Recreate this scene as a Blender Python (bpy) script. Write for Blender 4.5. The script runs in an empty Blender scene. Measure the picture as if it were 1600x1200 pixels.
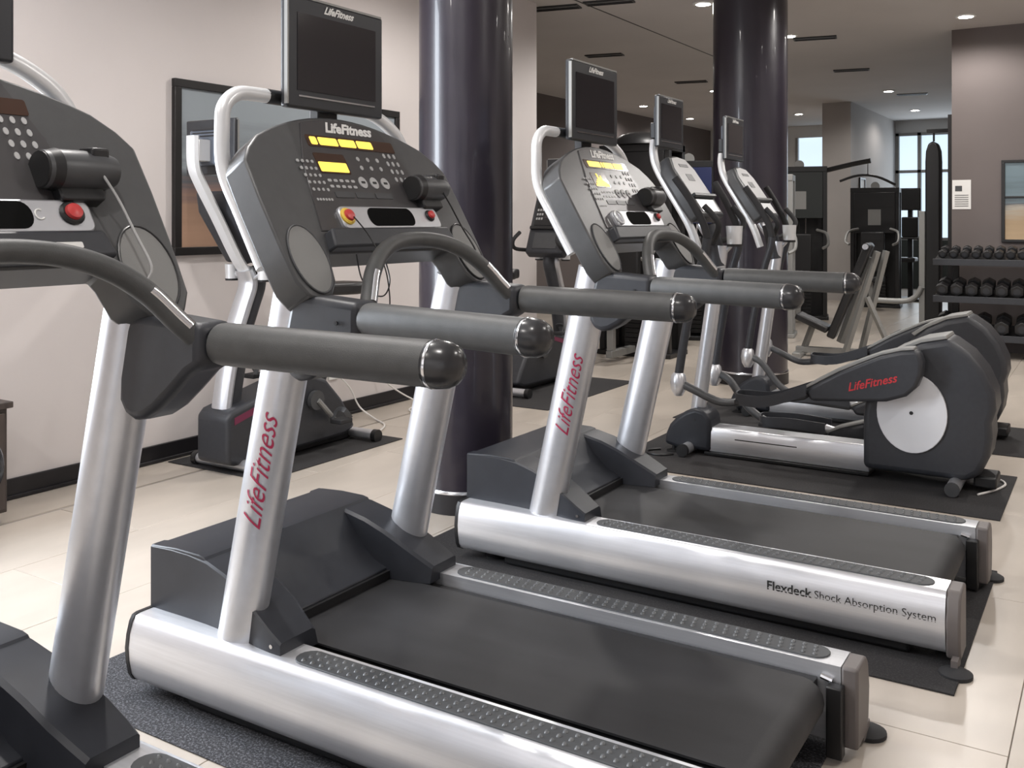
import bpy, bmesh, math, random
from mathutils import Vector, Matrix
random.seed(7)
SC = bpy.context.scene
COL = SC.collection

# ------------------------------------------------------------------ camera, world, light, exposure
YAW = 0.5585            # camera heading; the room's axes are the world axes
FPX = 1518.15           # focal length in pixels of a 1600 px wide frame
HOR = 345.2             # horizon row
cd = bpy.data.cameras.new('camera'); cam = bpy.data.objects.new('camera', cd); COL.objects.link(cam)
cam.location = (0, 0, 1.43); cam.rotation_euler = (math.pi/2, 0, YAW)
cd.sensor_width = 36; cd.lens = FPX/1600*36; cd.shift_y = -(600-HOR)/1600; cd.clip_start = .05
SC.camera = cam
vs = SC.view_settings
vs.view_transform = 'Standard'; vs.look = 'None'; vs.gamma = 1; vs.use_curve_mapping = False
vs.exposure = 0.0
w = bpy.data.worlds.new('world'); SC.world = w; w.use_nodes = True
w.node_tree.nodes['Background'].inputs[0].default_value = (.75, .85, 1, 1)
w.node_tree.nodes['Background'].inputs[1].default_value = .6

def area(name, loc, rot, sx, sy, power, col):
    l = bpy.data.lights.new(name, 'AREA'); l.shape = 'RECTANGLE'; l.size = sx; l.size_y = sy
    l.energy = power; l.color = col
    o = bpy.data.objects.new(name, l); COL.objects.link(o); o.location = loc; o.rotation_euler = rot
    return o
# daylight entering by the tall window of the left wall and the far window
area('daylight_left_window', (-4.82, 1.38, 1.95), (0, -math.pi/2, 0), 2.5, 1.1, 205, (.86, .92, 1.0))
area('front_fill_light', (-.6, -2.72, 1.8), (math.pi/2, 0, 0), 6.0, 2.8, 30, (.92, .95, 1.0))  # added unseen fill that lightens the room from the front; no glazing there
area('daylight_far_window', (-2.8, 21.8, 1.9), (-math.pi/2, 0, 0), 2.2, 2.8, 30, (.85, .93, 1.0))

# ------------------------------------------------------------------ materials
MATS = {}
def mat(name, col, rough=.5, metal=0, var=0, scale=8, bump=0, bscale=200, emit=None, estr=1, spec=.5, coat=0, stretch=None, alpha=1, trans=0):
    if name in MATS: return MATS[name]
    m = bpy.data.materials.new(name); m.use_nodes = True
    nt = m.node_tree; b = nt.nodes['Principled BSDF']; L = nt.links
    b.inputs['Base Color'].default_value = (*col, 1); b.inputs['Roughness'].default_value = rough
    b.inputs['Metallic'].default_value = metal; b.inputs['Specular IOR Level'].default_value = spec
    b.inputs['Coat Weight'].default_value = coat
    if trans: b.inputs['Transmission Weight'].default_value = trans
    tc = None
    if var or bump:
        tc = nt.nodes.new('ShaderNodeTexCoord')
        mp = nt.nodes.new('ShaderNodeMapping'); L.new(tc.outputs['Object'], mp.inputs[0])
        if stretch: mp.inputs['Scale'].default_value = stretch
    if var:
        n = nt.nodes.new('ShaderNodeTexNoise'); n.inputs['Scale'].default_value = scale; n.inputs['Detail'].default_value = 5
        L.new(mp.outputs[0], n.inputs['Vector'])
        r = nt.nodes.new('ShaderNodeValToRGB'); L.new(n.outputs['Fac'], r.inputs[0])
        r.color_ramp.elements[0].position = .3; r.color_ramp.elements[1].position = .7
        r.color_ramp.elements[0].color = (*[c*(1-var) for c in col], 1)
        r.color_ramp.elements[1].color = (*[min(1, c*(1+var)) for c in col], 1)
        L.new(r.outputs[0], b.inputs['Base Color'])
    if bump:
        n2 = nt.nodes.new('ShaderNodeTexNoise'); n2.inputs['Scale'].default_value = bscale; n2.inputs['Detail'].default_value = 3
        L.new(mp.outputs[0], n2.inputs['Vector'])
        bp = nt.nodes.new('ShaderNodeBump'); bp.inputs['Strength'].default_value = bump; bp.inputs['Distance'].default_value = .002
        L.new(n2.outputs['Fac'], bp.inputs['Height']); L.new(bp.outputs[0], b.inputs['Normal'])
    if emit:
        b.inputs['Emission Color'].default_value = (*emit, 1); b.inputs['Emission Strength'].default_value = estr
    MATS[name] = m
    return m

def speckle(name, base, fleck, scale=120, thr=.62, rough=.9):
    if name in MATS: return MATS[name]
    m = mat(name, base, rough); nt = m.node_tree; b = nt.nodes['Principled BSDF']; L = nt.links
    tc = nt.nodes.new('ShaderNodeTexCoord'); n = nt.nodes.new('ShaderNodeTexNoise')
    n.inputs['Scale'].default_value = scale; n.inputs['Detail'].default_value = 2; n.inputs['Roughness'].default_value = .8
    L.new(tc.outputs['Object'], n.inputs['Vector'])
    r = nt.nodes.new('ShaderNodeValToRGB'); r.color_ramp.elements[0].position = thr-.12; r.color_ramp.elements[1].position = thr+.06
    r.color_ramp.elements[0].color = (*base, 1); r.color_ramp.elements[1].color = (*fleck, 1)
    L.new(n.outputs['Fac'], r.inputs[0]); L.new(r.outputs[0], b.inputs['Base Color'])
    return m

WALL = mat('wall_paint', (.68, .635, .62), .75, var=.03, scale=1.5, bump=.15, bscale=350)
TAUPE = mat('taupe_paint', (.14, .119, .114), .8, var=.04, scale=2, bump=.15, bscale=350)
CEIL = mat('ceiling_paint', (.55, .525, .51), .85, var=.03, scale=1.2)
TILE = mat('floor_tile', (.50, .445, .385), .32, var=.10, scale=3.5, stretch=(1, .35, 1), bump=.05, bscale=60)
GROUT = mat('grout', (.33, .30, .27), .9)
SKIRT = mat('black_skirting', (.012, .011, .013), .45, var=.2)
COLM = mat('dark_purple_column_paint', (.020, .016, .025), .30, var=.12, scale=6, bump=.12, bscale=260, coat=.25)
SILVER = mat('silver_paint', (.62, .63, .66), .34, metal=.75, var=.03, scale=30, bump=.04, bscale=500)
RAILM = mat('brushed_aluminium', (.76, .77, .80), .32, metal=.7, var=.04, scale=14, stretch=(.3, 12, 12))
CHROME = mat('bright_steel', (.75, .76, .78), .18, metal=1)
WHITEM = mat('pale_grey_tube', (.72, .73, .74), .35, metal=.3)
DKPLAST = mat('charcoal_plastic', (.030, .032, .038), .45, var=.08, scale=40, bump=.15, bscale=500)
HOODM = mat('hood_plastic', (.022, .024, .030), .42, spec=.35, var=.08, scale=20, bump=.12, bscale=600)
GREYPL = mat('grey_console_plastic', (.068, .069, .071), .36, var=.06, scale=30, bump=.1, bscale=600)
MIDPL = mat('mid_grey_plastic', (.060, .062, .066), .40, var=.06, scale=30)
PANEL = mat('console_overlay', (.055, .052, .054), .33, var=.05, scale=20)
OVALM = mat('speaker_grille_grey', (.20, .20, .195), .55, bump=.25, bscale=700)
GRIPM = mat('rubber_grip', (.065, .066, .066), .5, var=.1, scale=25, bump=.2, bscale=400)
CAPM = mat('gloss_grip_cap', (.03, .03, .032), .25)
BLACK = mat('black_plastic', (.012, .012, .013), .4)
RUBBER = mat('black_rubber', (.02, .02, .022), .75)
PADM = mat('foot_pad_rubber', (.055, .058, .062), .6)
BELT = mat('running_belt', (.022, .022, .024), .55, spec=.35, var=.35, scale=3, stretch=(.6, 2, 1), bump=.2, bscale=500)
GLASSBLK = mat('dark_screen_glass', (.028, .026, .029), .10, spec=.6)
BEZEL = mat('screen_bezel', (.03, .032, .037), .35)
RED = mat('red_knob', (.55, .05, .05), .35)
YEL = mat('yellow_ring', (.80, .55, .08), .4)
MAG = mat('crimson_lettering', (.36, .012, .06), .5)
REDTX = mat('red_lettering', (.55, .03, .04), .5)
WHITE = mat('white_print', (.80, .80, .78), .5)
BLKTX = mat('black_print', (.02, .02, .02), .6)
AMBER = mat('amber_display', (.2, .12, .01), .4, emit=(1.0, .72, .10), estr=1.6)
DIM = mat('unlit_display', (.05, .022, .012), .2)
KEYM = mat('pale_key', (.42, .42, .42), .5)
CREAM = mat('white_cable', (.75, .73, .70), .5)
CAPBR = mat('rear_cap_plastic', (.13, .115, .11), .5)
MATM = speckle('speckled_rubber_mat', (.022, .022, .025), (.14, .14, .155), 150, .60)
MATD = speckle('dark_and_shaded_mat', (.018, .017, .018), (.045, .042, .042), 150, .62)
WOOD = mat('dark_wood', (.05, .038, .033), .5, var=.3, scale=6, stretch=(1, 8, 1))
FRAMEB = mat('black_frame', (.012, .011, .011), .35)
PINKM = mat('maroon_stripe', (.16, .02, .06), .4)
GUNM = mat('grey_machine_steel', (.30, .30, .29), .45, metal=.4)
BLUEM = mat('navy_shroud', (.02, .03, .11), .4)
PAPER = mat('paper', (.75, .74, .72), .8)
VINYL = mat('black_vinyl', (.016, .016, .017), .4, bump=.1, bscale=120)
LAMP = mat('lamp_lens', (1, 1, 1), .5, emit=(1, .97, .9), estr=30)
DAY = mat('daylight_pane', (.6, .7, .8), .2, emit=(.70, .86, 1.0), estr=1.0)
WHITEWALL = mat('white_paint', (.66, .66, .65), .7)

# ------------------------------------------------------------------ mesh helpers
def smooth_path(pts, n=6):
    P = [Vector(p) for p in pts]; out = []
    for i in range(len(P)-1):
        p0 = P[max(i-1, 0)]; p1 = P[i]; p2 = P[i+1]; p3 = P[min(i+2, len(P)-1)]
        for k in range(n):
            t = k/n
            out.append(.5*((2*p1)+(p2-p0)*t+(2*p0-5*p1+4*p2-p3)*t*t+(3*p1-p0-3*p2+p3)*t**3))
    out.append(P[-1]); return out

class MB:
    def __init__(s): s.v = []; s.f = []
    def add(s, vs_, fs):
        o = len(s.v); s.v += [tuple(v) for v in vs_]; s.f += [tuple(i+o for i in f) for f in fs]; return s
    def box(s, x0, x1, y0, y1, z0, z1):
        return s.add([(x, y, z) for z in (z0, z1) for x, y in ((x0, y0), (x1, y0), (x1, y1), (x0, y1))],
                     [(3, 2, 1, 0), (4, 5, 6, 7), (0, 1, 5, 4), (1, 2, 6, 5), (2, 3, 7, 6), (3, 0, 4, 7)])
    def prism(s, prof, axis, a0, a1):
        n = len(prof)
        def P(p, a): return {'x': (a, p[0], p[1]), 'y': (p[0], a, p[1]), 'z': (p[0], p[1], a)}[axis]
        return s.add([P(p, a0) for p in prof]+[P(p, a1) for p in prof],
                     [tuple(range(n))[::-1], tuple(range(n, 2*n))]+[(i, (i+1) % n, n+(i+1) % n, n+i) for i in range(n)])
    def loft(s, rings, cap=True):
        n = len(rings[0]); V = [p for r in rings for p in r]; Fc = []
        for k in range(len(rings)-1):
            for i in range(n): Fc.append((k*n+i, k*n+(i+1) % n, (k+1)*n+(i+1) % n, (k+1)*n+i))
        if cap: Fc += [tuple(range(n))[::-1], tuple(range((len(rings)-1)*n, len(rings)*n))]
        return s.add(V, Fc)
    def tube(s, path, r, n=12, sect=None, up=None):
        P = [Vector(p) for p in path]; R = r if isinstance(r, (list, tuple)) else [r]*len(P)
        rings = []; prev = None
        for i, p in enumerate(P):
            t = (P[min(i+1, len(P)-1)]-P[max(i-1, 0)]).normalized()
            if prev is None:
                a = Vector(up) if up else (Vector((0, 0, 1)) if abs(t.z) < .9 else Vector((1, 0, 0)))
            else: a = prev
            a = (a-t*a.dot(t)).normalized(); prev = a; b = t.cross(a)
            sa, sb = sect if sect else (1, 1)
            rings.append([p+a*(R[i]*sa*math.cos(2*math.pi*k/n))+b*(R[i]*sb*math.sin(2*math.pi*k/n)) for k in range(n)])
        return s.loft(rings)
    def cyl(s, p0, p1, r, n=16): return s.tube([p0, p1], r, n)
    def lathe(s, o, d, prof, n=16):
        o = Vector(o); d = Vector(d).normalized()
        a = d.orthogonal().normalized(); b = d.cross(a)
        return s.loft([[o+d*h+a*(max(r, 1e-4)*math.cos(2*math.pi*k/n))+b*(max(r, 1e-4)*math.sin(2*math.pi*k/n)) for k in range(n)] for r, h in prof])
    def ball(s, c, rx, ry, rz, n=14, m=8):
        rings = []
        for j in range(m+1):
            t = math.pi*j/m; q = max(math.sin(t), 1e-3)
            rings.append([(c[0]+rx*q*math.cos(2*math.pi*k/n), c[1]+ry*q*math.sin(2*math.pi*k/n), c[2]-rz*math.cos(t)) for k in range(n)])
        return s.loft(rings)
    def wall(s, path, h, t):
        P = [Vector(p) for p in path]; rings = []
        for i, p in enumerate(P):
            d = P[min(i+1, len(P)-1)]-P[max(i-1, 0)]; d.z = 0; d.normalize(); n = Vector((-d.y, d.x, 0))*t
            rings.append([p-n, p+n, p+n+Vector((0, 0, h)), p-n+Vector((0, 0, h))])
        return s.loft(rings)
    def build(s, name, m, parent=None, bevel=0, seg=2, angle=35):
        me = bpy.data.meshes.new(name); me.from_pydata(s.v, [], s.f)
        bm = bmesh.new(); bm.from_mesh(me); bmesh.ops.recalc_face_normals(bm, faces=bm.faces); bm.to_mesh(me); bm.free()
        me.polygons.foreach_set('use_smooth', [True]*len(me.polygons))
        me.set_sharp_from_angle(angle=math.radians(angle))
        me.materials.append(m); me.update()
        o = bpy.data.objects.new(name, me); COL.objects.link(o)
        if parent: o.parent = parent
        if bevel:
            md = o.modifiers.new('bevel', 'BEVEL'); md.width = bevel; md.segments = seg; md.limit_method = 'ANGLE'; md.angle_limit = math.radians(35)
        return o

def text_mesh(name, body, m, parent, fn, size=1, shear=0, bold=0, cut=0):
    """flat lettering; fn maps (u along the line, v up, both centred) to a 3-D point"""
    cu = bpy.data.curves.new(name, 'FONT'); cu.body = body; cu.size = size; cu.shear = shear; cu.resolution_u = 3; cu.offset = bold
    cu.align_x = 'CENTER'; cu.align_y = 'CENTER'
    t = bpy.data.objects.new(name+'_curve', cu); COL.objects.link(t)
    bpy.context.view_layer.update()
    me = bpy.data.meshes.new_from_object(t.evaluated_get(bpy.context.evaluated_depsgraph_get()))
    bpy.data.objects.remove(t); bpy.data.curves.remove(cu)
    if cut:
        bm = bmesh.new(); bm.from_mesh(me)
        for k in range(-6, 7):
            bmesh.ops.bisect_plane(bm, geom=bm.verts[:]+bm.edges[:]+bm.faces[:], plane_co=(0, k*cut, 0), plane_no=(0, 1, 0))
        bm.to_mesh(me); bm.free()
    for v in me.vertices: v.co = fn(v.co.x, v.co.y)
    me.name = name; me.materials.clear(); me.materials.append(m)
    o = bpy.data.objects.new(name, me); COL.objects.link(o); o.parent = parent
    return o

def empty(name, loc, rz=0):
    o = bpy.data.objects.new(name, None); COL.objects.link(o); o.location = loc; o.rotation_euler = (0, 0, rz); o.empty_display_size = .1
    return o
def tag(o, label, cat, group=None):
    o['label'] = label; o['category'] = cat
    if group: o['group'] = group
    return o
def struct(o): o['kind'] = 'structure'; return o
def stuff(o): o['kind'] = 'stuff'; return o

# ------------------------------------------------------------------ the room
CH = 3.56; XL = -4.84; YB = 11.8; YF = -2.8; XR = 4.2
fl = struct(MB().box(-8.4, XR+.2, YF-.2, 22.3, -.15, -.006).build('floor', GROUT))
tile_me = MB().box(-.299, .299, -.599, .599, -.006, 0).build('tile', TILE, fl, bevel=.0015, seg=1)
first = True
def tile_at(cx, cy):
    global first
    if first: o = tile_me; first = False
    else:
        o = tile_me.copy(); COL.objects.link(o); o.parent = fl
    o.location = (cx, cy, 0)
for i in range(-2, 12):
    for j in range(-2, 16):
        cx = -3.25+.3+.6*i; cy = -.1+1.2*j+(.6 if i % 2 else 0)
        if cx < XL+.3 and cy < 8: continue
        if cx > -1.3 and cy > 11.6: continue
        tile_at(cx, cy)
far = MB()
far.box(-8.4, -4.46, 8.0, 22.1, -.006, -.001)
far.box(-8.4, XL+.36, YF, 8.0, -.006, -.001)
far.box(3.05, XR, YF, 12, -.006, -.001)
far.build('floor_beyond', TILE, fl)

struct(MB().box(-8.4, XR+.2, YF-.2, 22.3, CH, CH+.15).build('ceiling', CEIL))
WL = struct(MB().box(XL-.3, XL, 1.96, 8.2, 0, CH).box(XL-.3, XL, YF, .8, 0, CH).box(XL-.3, XL, .8, 1.96, 0, .65).box(XL-.3, XL, .8, 1.96, 3.25, CH).build('wall_left', WALL))
bb = MB(); bb.box(XL, XL+.016, YF, 8.2, 0.001, .105); bb.box(XL, XL+.03, YF, 8.2, 0.001, .022)
struct(bb.build('baseboard_left', SKIRT, bevel=.004))
wn = struct(MB().box(XL-.2, XL-.19, .8, 1.96, .65, 3.25).build('window_1', DAY))
fm = MB()
for y in (.8, 1.90): fm.box(XL-.22, XL-.12, y, y+.06, .65, 3.25)
for z in (.65, 3.19): fm.box(XL-.22, XL-.12, .8, 1.96, z, z+.06)
fm.build('window_frame', FRAMEB, wn)
struct(MB().box(-1.585, XR, YB, YB+.25, 0, CH).box(-1.585, -1.3, YB+.25, 22, 0, CH).build('wall_back', TAUPE))
struct(MB().box(-1.625, -1.585, YB, YB+.12, 0, 2.62).build('trim_1', FRAMEB))
struct(MB().box(XR, XR+.2, YF, YB+.2, 0, CH).build('wall_right', WALL))
struct(MB().box(XL-.3, XR, YF-.2, YF, 0, CH).build('wall_front', WALL))
struct(MB().box(-8.4, -8.2, 8, 22.2, 0, CH).build('wall_far_left', TAUPE))
struct(MB().box(-8.2, XL-.3, 8.0, 8.2, 0, CH).build('wall_side_return', TAUPE))
struct(MB().box(-4.56, -4.06, 17.9, 22, 0, CH).build('wall_pillar', mat('grey_paint', (.40, .375, .36), .8, var=.03, scale=2)))
wf = struct(MB().box(-8.2, -6.2, 22, 22.2, 0, CH).box(-6.2, -4.5, 22, 22.2, 0, 2.2).box(-6.2, -1.3, 22, 22.2, 3.3, CH).build('wall_far', WHITEWALL))
struct(MB().box(-4.1, -1.3, 21.95, 22.2, 0, 1.02).build('wall_far_low', mat('dark_green_paint', (.035, .042, .038), .7)))
w2 = struct(MB().box(-4.06, -1.5, 22.08, 22.1, 1.02, 3.3).build('window_2', DAY))
fm = MB()
for x in (-4.06, -3.62, -2.6, -1.62): fm.box(x, x+.07, 21.98, 22.08, 1.02, 3.3)
for z in (1.02, 2.45, 3.24): fm.box(-4.06, -1.5, 21.98, 22.08, z, z+.06)
fm.build('window_frame', GUNM, w2)
w3 = struct(MB().box(-6.2, -4.5, 22.08, 22.1, 2.2, 3.3).build('window_3', DAY))
fm = MB()
for x in (-6.2, -5.4, -4.63): fm.box(x, x+.06, 21.98, 22.08, 2.2, 3.3)
fm.box(-6.2, -4.5, 21.98, 22.08, 2.2, 2.26)
fm.build('window_frame', GUNM, w3)
# narrow shadow joint in the ceiling, parallel to the left wall
struct(MB().box(-4.455, -4.44, 5, 13.2, CH-.004, CH-.0005).build('trim_2', BLACK))

# round columns
def column(x, y, r, label):
    root = empty('round_column', (x, y, 0))
    prof = [(r, .115), (r, CH-.001)]
    MB().lathe((0, 0, 0), (0, 0, 1), prof, 48).build('shaft', COLM, root)
    MB().lathe((0, 0, 0), (0, 0, 1), [(r+.008, .001), (r+.008, .10)], 48).build('skirting', SKIRT, root)
    MB().lathe((0, 0, 0), (0, 0, 1), [(r+.010, .10), (r+.010, .106), (r+.004, .115)], 48).build('trim_ring', CHROME, root)
    return tag(root, label, 'column')
column(-2.82, 4.07, .238, 'round dark purple column beside the treadmill, with black skirting and bright ring')
column(-2.80, 8.50, .325, 'round dark purple column standing behind the two elliptical trainers')

# ------------------------------------------------------------------ treadmill
TW = .8876; TL = 1.893; ZR = .243
def face_x(z): return .606-.58*(z-1.408)
def FP(y, z, off=0): return Vector((face_x(z)+off*.865, y, z+off*.5017))
def mir(y): return TW-y
def face_prism(mb, outline, o0, o1):
    n = len(outline)
    mb.add([FP(y, z, o0) for y, z in outline]+[FP(y, z, o1) for y, z in outline],
           [tuple(range(n))[::-1], tuple(range(n, 2*n))]+[(i, (i+1) % n, n+(i+1) % n, n+i) for i in range(n)])
    return mb
def ellipse(cy, cz, ry, rz, n=24): return [(cy+ry*math.cos(2*math.pi*k/n), cz+rz*math.sin(2*math.pi*k/n)) for k in range(n)]
def rrect(y0, y1, z0, z1, r, n=5):
    out = []
    for cy, cz, a in ((y1-r, z1-r, 0), (y0+r, z1-r, 90), (y0+r, z0+r, 180), (y1-r, z0+r, 270)):
        for k in range(n+1):
            t = math.radians(a+90*k/n); out.append((cy+r*math.cos(t), cz+r*math.sin(t)))
    return out
def arch_z(y):
    d = abs(y-TW/2)
    return 1.757-.56*d*d if d < .40 else 1.6674-.9*(d-.40)
def both(fn):
    fn(lambda y: y, 0); fn(lambda y: TW-y, 1)

def tv(root, x, y0, y1, z0, z1, logo=True, name='television'):
    """screen facing +x of its thing"""
    fr = MB().box(x-.032, x, y0, y1, z0, z1).build(name, BEZEL, root, bevel=.008)
    MB().box(x-.068, x-.032, y0+.07, y1-.07, z0+.05, z1-.06).build('rear_housing', mat('blue_grey_plastic', (.11, .13, .165), .42), fr, bevel=.012)
    MB().box(x-.001, x+.002, y0+.04, y1-.04, z0+.055, z1-.05).build('screen', GLASSBLK, fr)
    MB().box(x-.001, x+.003, y0+.045, y1-.045, z0+.035, z0+.04).build('chin_strip', CHROME, fr)
    MB().box(x-.012, x+.001, y0-.002, y0+.004, z0+.01, z1-.01).build('edge_strip', GUNM, fr)
    MB().box(x-.012, x+.001, y0+.01, y1-.01, z1-.004, z1+.003).build('edge_strip', GUNM, fr)
    if logo:
        text_mesh('lettering', 'LifeFitness', WHITE, fr, lambda u, v: Vector((x+.002, (y0+y1)/2+u, z1-.026+v)), .032, .5, .0012)
    return fr

def treadmill(loc, rz, label, variant):
    R = empty('treadmill', loc, rz); tag(R, label, 'treadmill', 'treadmills in a row')
    # rails
    prof = [(.12, ZR), (.018, ZR), (.004, ZR-.004), (-.006, ZR-.02), (-.016, .19), (-.021, .15), (-.018, .11), (-.010, .07), (.002, .05), (.02, .042), (.12, .042)]
    def rails(f, s):
        P = [(f(y), z) for y, z in prof]
        r = MB().prism(P, 'x', 0, TL).build('side_rail', RAILM, R, angle=50)
        MB().prism([(f(y-.002 if y < .1 else y), z+.002 if z > .2 else z-.002) for y, z in prof], 'x', -.014, 0).build('front_cap', BLACK, r)
        cp = [(f(y), z) for y, z in [(.122, ZR+.002), (.018, ZR+.002), (-.006, ZR-.02), (-.023, .15), (-.012, .07), (.004, .03), (.122, .03)]]
        c = MB(); c.prism(cp, 'x', TL, TL+.045); c.build('rear_cap', CAPBR, r, bevel=.008)
        pts = []
        for cx, a in ((1.81, -90), (.66, 90)):
            for k in range(9):
                t = math.radians(a+180*k/8); pts.append((cx+.042*math.cos(t), f(.062)+.042*math.sin(t)))
        MB().prism(pts, 'z', ZR-.001, ZR+.004).build('foot_pad', PADM, r, bevel=.0015, seg=1)
        d = MB(); i = 0
        xx = .66
        while xx < 1.82:
            for q in (-.024, 0, .024):
                c0 = (xx+(q/.024)*.004, f(.062+q))
                d.add([(c0[0]+.0075*math.cos(t), c0[1]+.0075*math.sin(t), ZR+.0035) for t in [k*math.pi/3 for k in range(6)]]+
                      [(c0[0]+.004*math.cos(t), c0[1]+.004*math.sin(t), ZR+.0090) for t in [k*math.pi/3 for k in range(6)]],
                      [(i_, (i_+1) % 6, 6+(i_+1) % 6, 6+i_) for i_ in range(6)]+[(6, 7, 8, 9, 10, 11)])
            xx += .032
        stuff(d.build('grip_studs', mat('stud_rubber', (.10, .105, .11), .3), r, angle=80))
        if s == 0:
            text_mesh('lettering', 'Flexdeck', BLKTX, r, lambda u, v: Vector((1.395+u, -.0205-abs(v)*.05, .158+v)), .043, 0, .0009)
            text_mesh('lettering', 'Shock Absorption System', BLKTX, r, lambda u, v: Vector((1.675+u-.0, -.0205-abs(v)*.05, .158+v)), .037, 0, 0)
    both(rails)
    # undercarriage and feet
    MB().box(.20, 1.78, .028, TW-.028, .008, .10).build('base_frame', BLACK, R, bevel=.012)
    def feet(f, s):
        MB().lathe((.12, f(.10), .0), (0, 0, 1), [(.045, .001), (.045, .012), (.02, .014), (.02, .05)], 20).build('levelling_foot', BLACK, R)
        MB().box(TL-.03, TL+.012, min(f(.122), f(.16)), max(f(.122), f(.16)), .012, .20).build('rear_leg', BLACK, R, bevel=.004)
        MB().lathe((TL+.035, f(-.045), .0), (0, 0, 1), [(.05, .001), (.05, .012), (.035, .02), (.012, .024)], 20).build('rear_foot', RUBBER, R)
        MB().box(TL+.02, TL+.04, min(f(-.045), f(.03)), max(f(-.045), f(.03)), .012, .045).build('foot_bracket', CAPBR, R)
    both(feet)
    # deck and belt
    MB().box(.40, TL-.06, .125, TW-.125, .11, .205).build('deck', RUBBER, R)
    bp = [(.41, .222), (TL-.085, .222)]
    for k in range(1, 9):
        t = math.radians(90-180*k/8); bp.append((TL-.085+.058*math.cos(t), .164+.058*math.sin(t)))
    bp += [(.41, .106), (.41, .112), (TL-.09, .112), (TL-.09, .216), (.41, .216)]
    MB().prism(bp, 'y', .182, TW-.182).build('running_belt', BELT, R, angle=60)
    MB().box(TL-.11, TL-.04, .128, .170, .15, .205).build('roller_bracket', CHROME, R)
    MB().cyl((TL-.05, TW-.128, .212), (TL-.02, TW-.128, .205), .008, 8).build('adjuster_bolt', CHROME, R)
    # motor hood
    hp = [(-.01, .20), (-.01, .424), (0, .434), (.10, .440), (.20, .4385), (.222, .434), (.25, .405), (.29, .352), (.33, .31), (.37, .278), (.42, .256), (.42, .20)]
    h = MB().prism(hp, 'y', .07, TW-.07).build('motor_hood', HOODM, R, bevel=.004, angle=25)
    MB().box(.415, .432, .15, TW-.15, .215, .250).build('slot', BLACK, h)
    MB().box(-.014, -.009, .075, TW-.075, .30, .306).build('front_seam', BLACK, h)
    def wing(f, s):
        # shoulder that sweeps from the hood back to the foot of the upright
        top = [(-.012, .433), (.08, .437), (.16, .435), (.24, .426), (.319, .406), (.40, .374), (.48, .333), (.54, .298), (.578, .276)]
        inn = [.13, .16, .20, .215, .208, .20, .19, .175, .165]
        out_ = [.068, .068, .068, .066, .060, .050, .034, .028, .028]
        rings = []
        for (x_, z_), yi, yo in zip(top, inn, out_):
            rings.append([(x_, f(yo), ZR-.02), (x_, f(yo), z_-.006), (x_, f(yo+.006), z_), (x_, f(yi-.012), z_), (x_, f(yi), z_-.008), (x_, f(yi+.012), ZR-.02)])
        wg = MB().loft(rings).build('foot_fairing', HOODM, R, angle=22)
        MB().cyl((.545, f(.029), .262), (.545, f(.025), .262), .006, 8).build('screw', CHROME, wg)
        # upright
        P0 = Vector((.378, f(.070), ZR-.01)); P1 = Vector((.608, f(.066), 1.24))
        p = MB().tube([P0, P0.lerp(P1, .5), P1], .073, 32, sect=(1, .74), up=(1, 0, 0)).build('upright', SILVER, R)
        hole = P0.lerp(P1, .10)
        if s: MB().cyl(hole+Vector((.035, -.046, .0)), hole+Vector((.037, -.0505, .0)), .009, 10).build('bolt_hole', BLACK, p)
        # lettering wrapped on the outer side of the upright
        ax = (P1-P0).normalized(); fx = (Vector((1, 0, 0))-ax*ax.x).normalized(); sg = 1 if s else -1
        def wrap(u, v):
            c = P0+ax*(.52+u); a = -v/.064+.30
            return c+fx*(.0745*math.sin(a))+Vector((0, sg, 0))*(.0555*math.cos(a)+.0004)
        if s == 0:
            text_mesh('lettering', 'LifeFitness', MAG, p, wrap, .078, .55, -.0004, .006)
        # moulded arm joint
        jp = [(.625, 1.20), (.64, 1.226), (.68, 1.231), (.74, 1.228), (.866, 1.219), (.866, 1.131), (.83, 1.112), (.78, 1.068), (.73, 1.028), (.69, 1.006), (.655, 1.000), (.625, 1.01), (.605, 1.04), (.60, 1.10)]
        j = MB().prism(jp, 'y', min(f(.010), f(.108)), max(f(.010), f(.108))).build('arm_joint', DKPLAST, R, bevel=.02, seg=3)
        MB().cyl((.80, f(.004), 1.165), (.80, f(.008), 1.165), .006, 8).build('screw', BLACK, j)
        # side handrail
        A = Vector((.868, f(.053), 1.175)); B = Vector((1.372, f(.004), 1.166)); d_ = (B-A).normalized()
        g = MB().tube([A, A.lerp(B, .03), A.lerp(B, .5), B], [.042, .0445, .0445, .0445], 24).build('handrail', GRIPM, R)
        e = MB().lathe(B, d_, [(.0445, 0), (.0455, .004), (.0455, .02), (.043, .04), (.036, .055), (.022, .066), (.001, .070)], 24).build('end_cap', CAPM, g)
        MB().lathe(B, d_, [(.0462, .006), (.0468, .009), (.0462, .012)], 24).build('cap_ring', CHROME, e)
    both(wing)
    # pulse handle arching between the arms
    half = [(.835, .09, 1.19), (.815, .12, 1.225), (.785, .17, 1.285), (.757, .24, 1.335), (.735, .33, 1.365), (.724, .444, 1.375)]
    hp_ = smooth_path(half+[(x_, TW-y_, z_) for x_, y_, z_ in half[-2::-1]], 5)
    ah = MB().tube(hp_, .0235, 14).build('pulse_handle', GRIPM, R)
    for seg_ in (hp_[3:11], hp_[-11:-3]): MB().tube([q+Vector((.0135, 0, .006)) for q in seg_], .0125, 12).build('pulse_sensor', CHROME, ah)
    # console
    N = 17
    top = [(y, arch_z(y)) for y in [.012+(TW-.024)*k/N for k in range(N+1)]]
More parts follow.
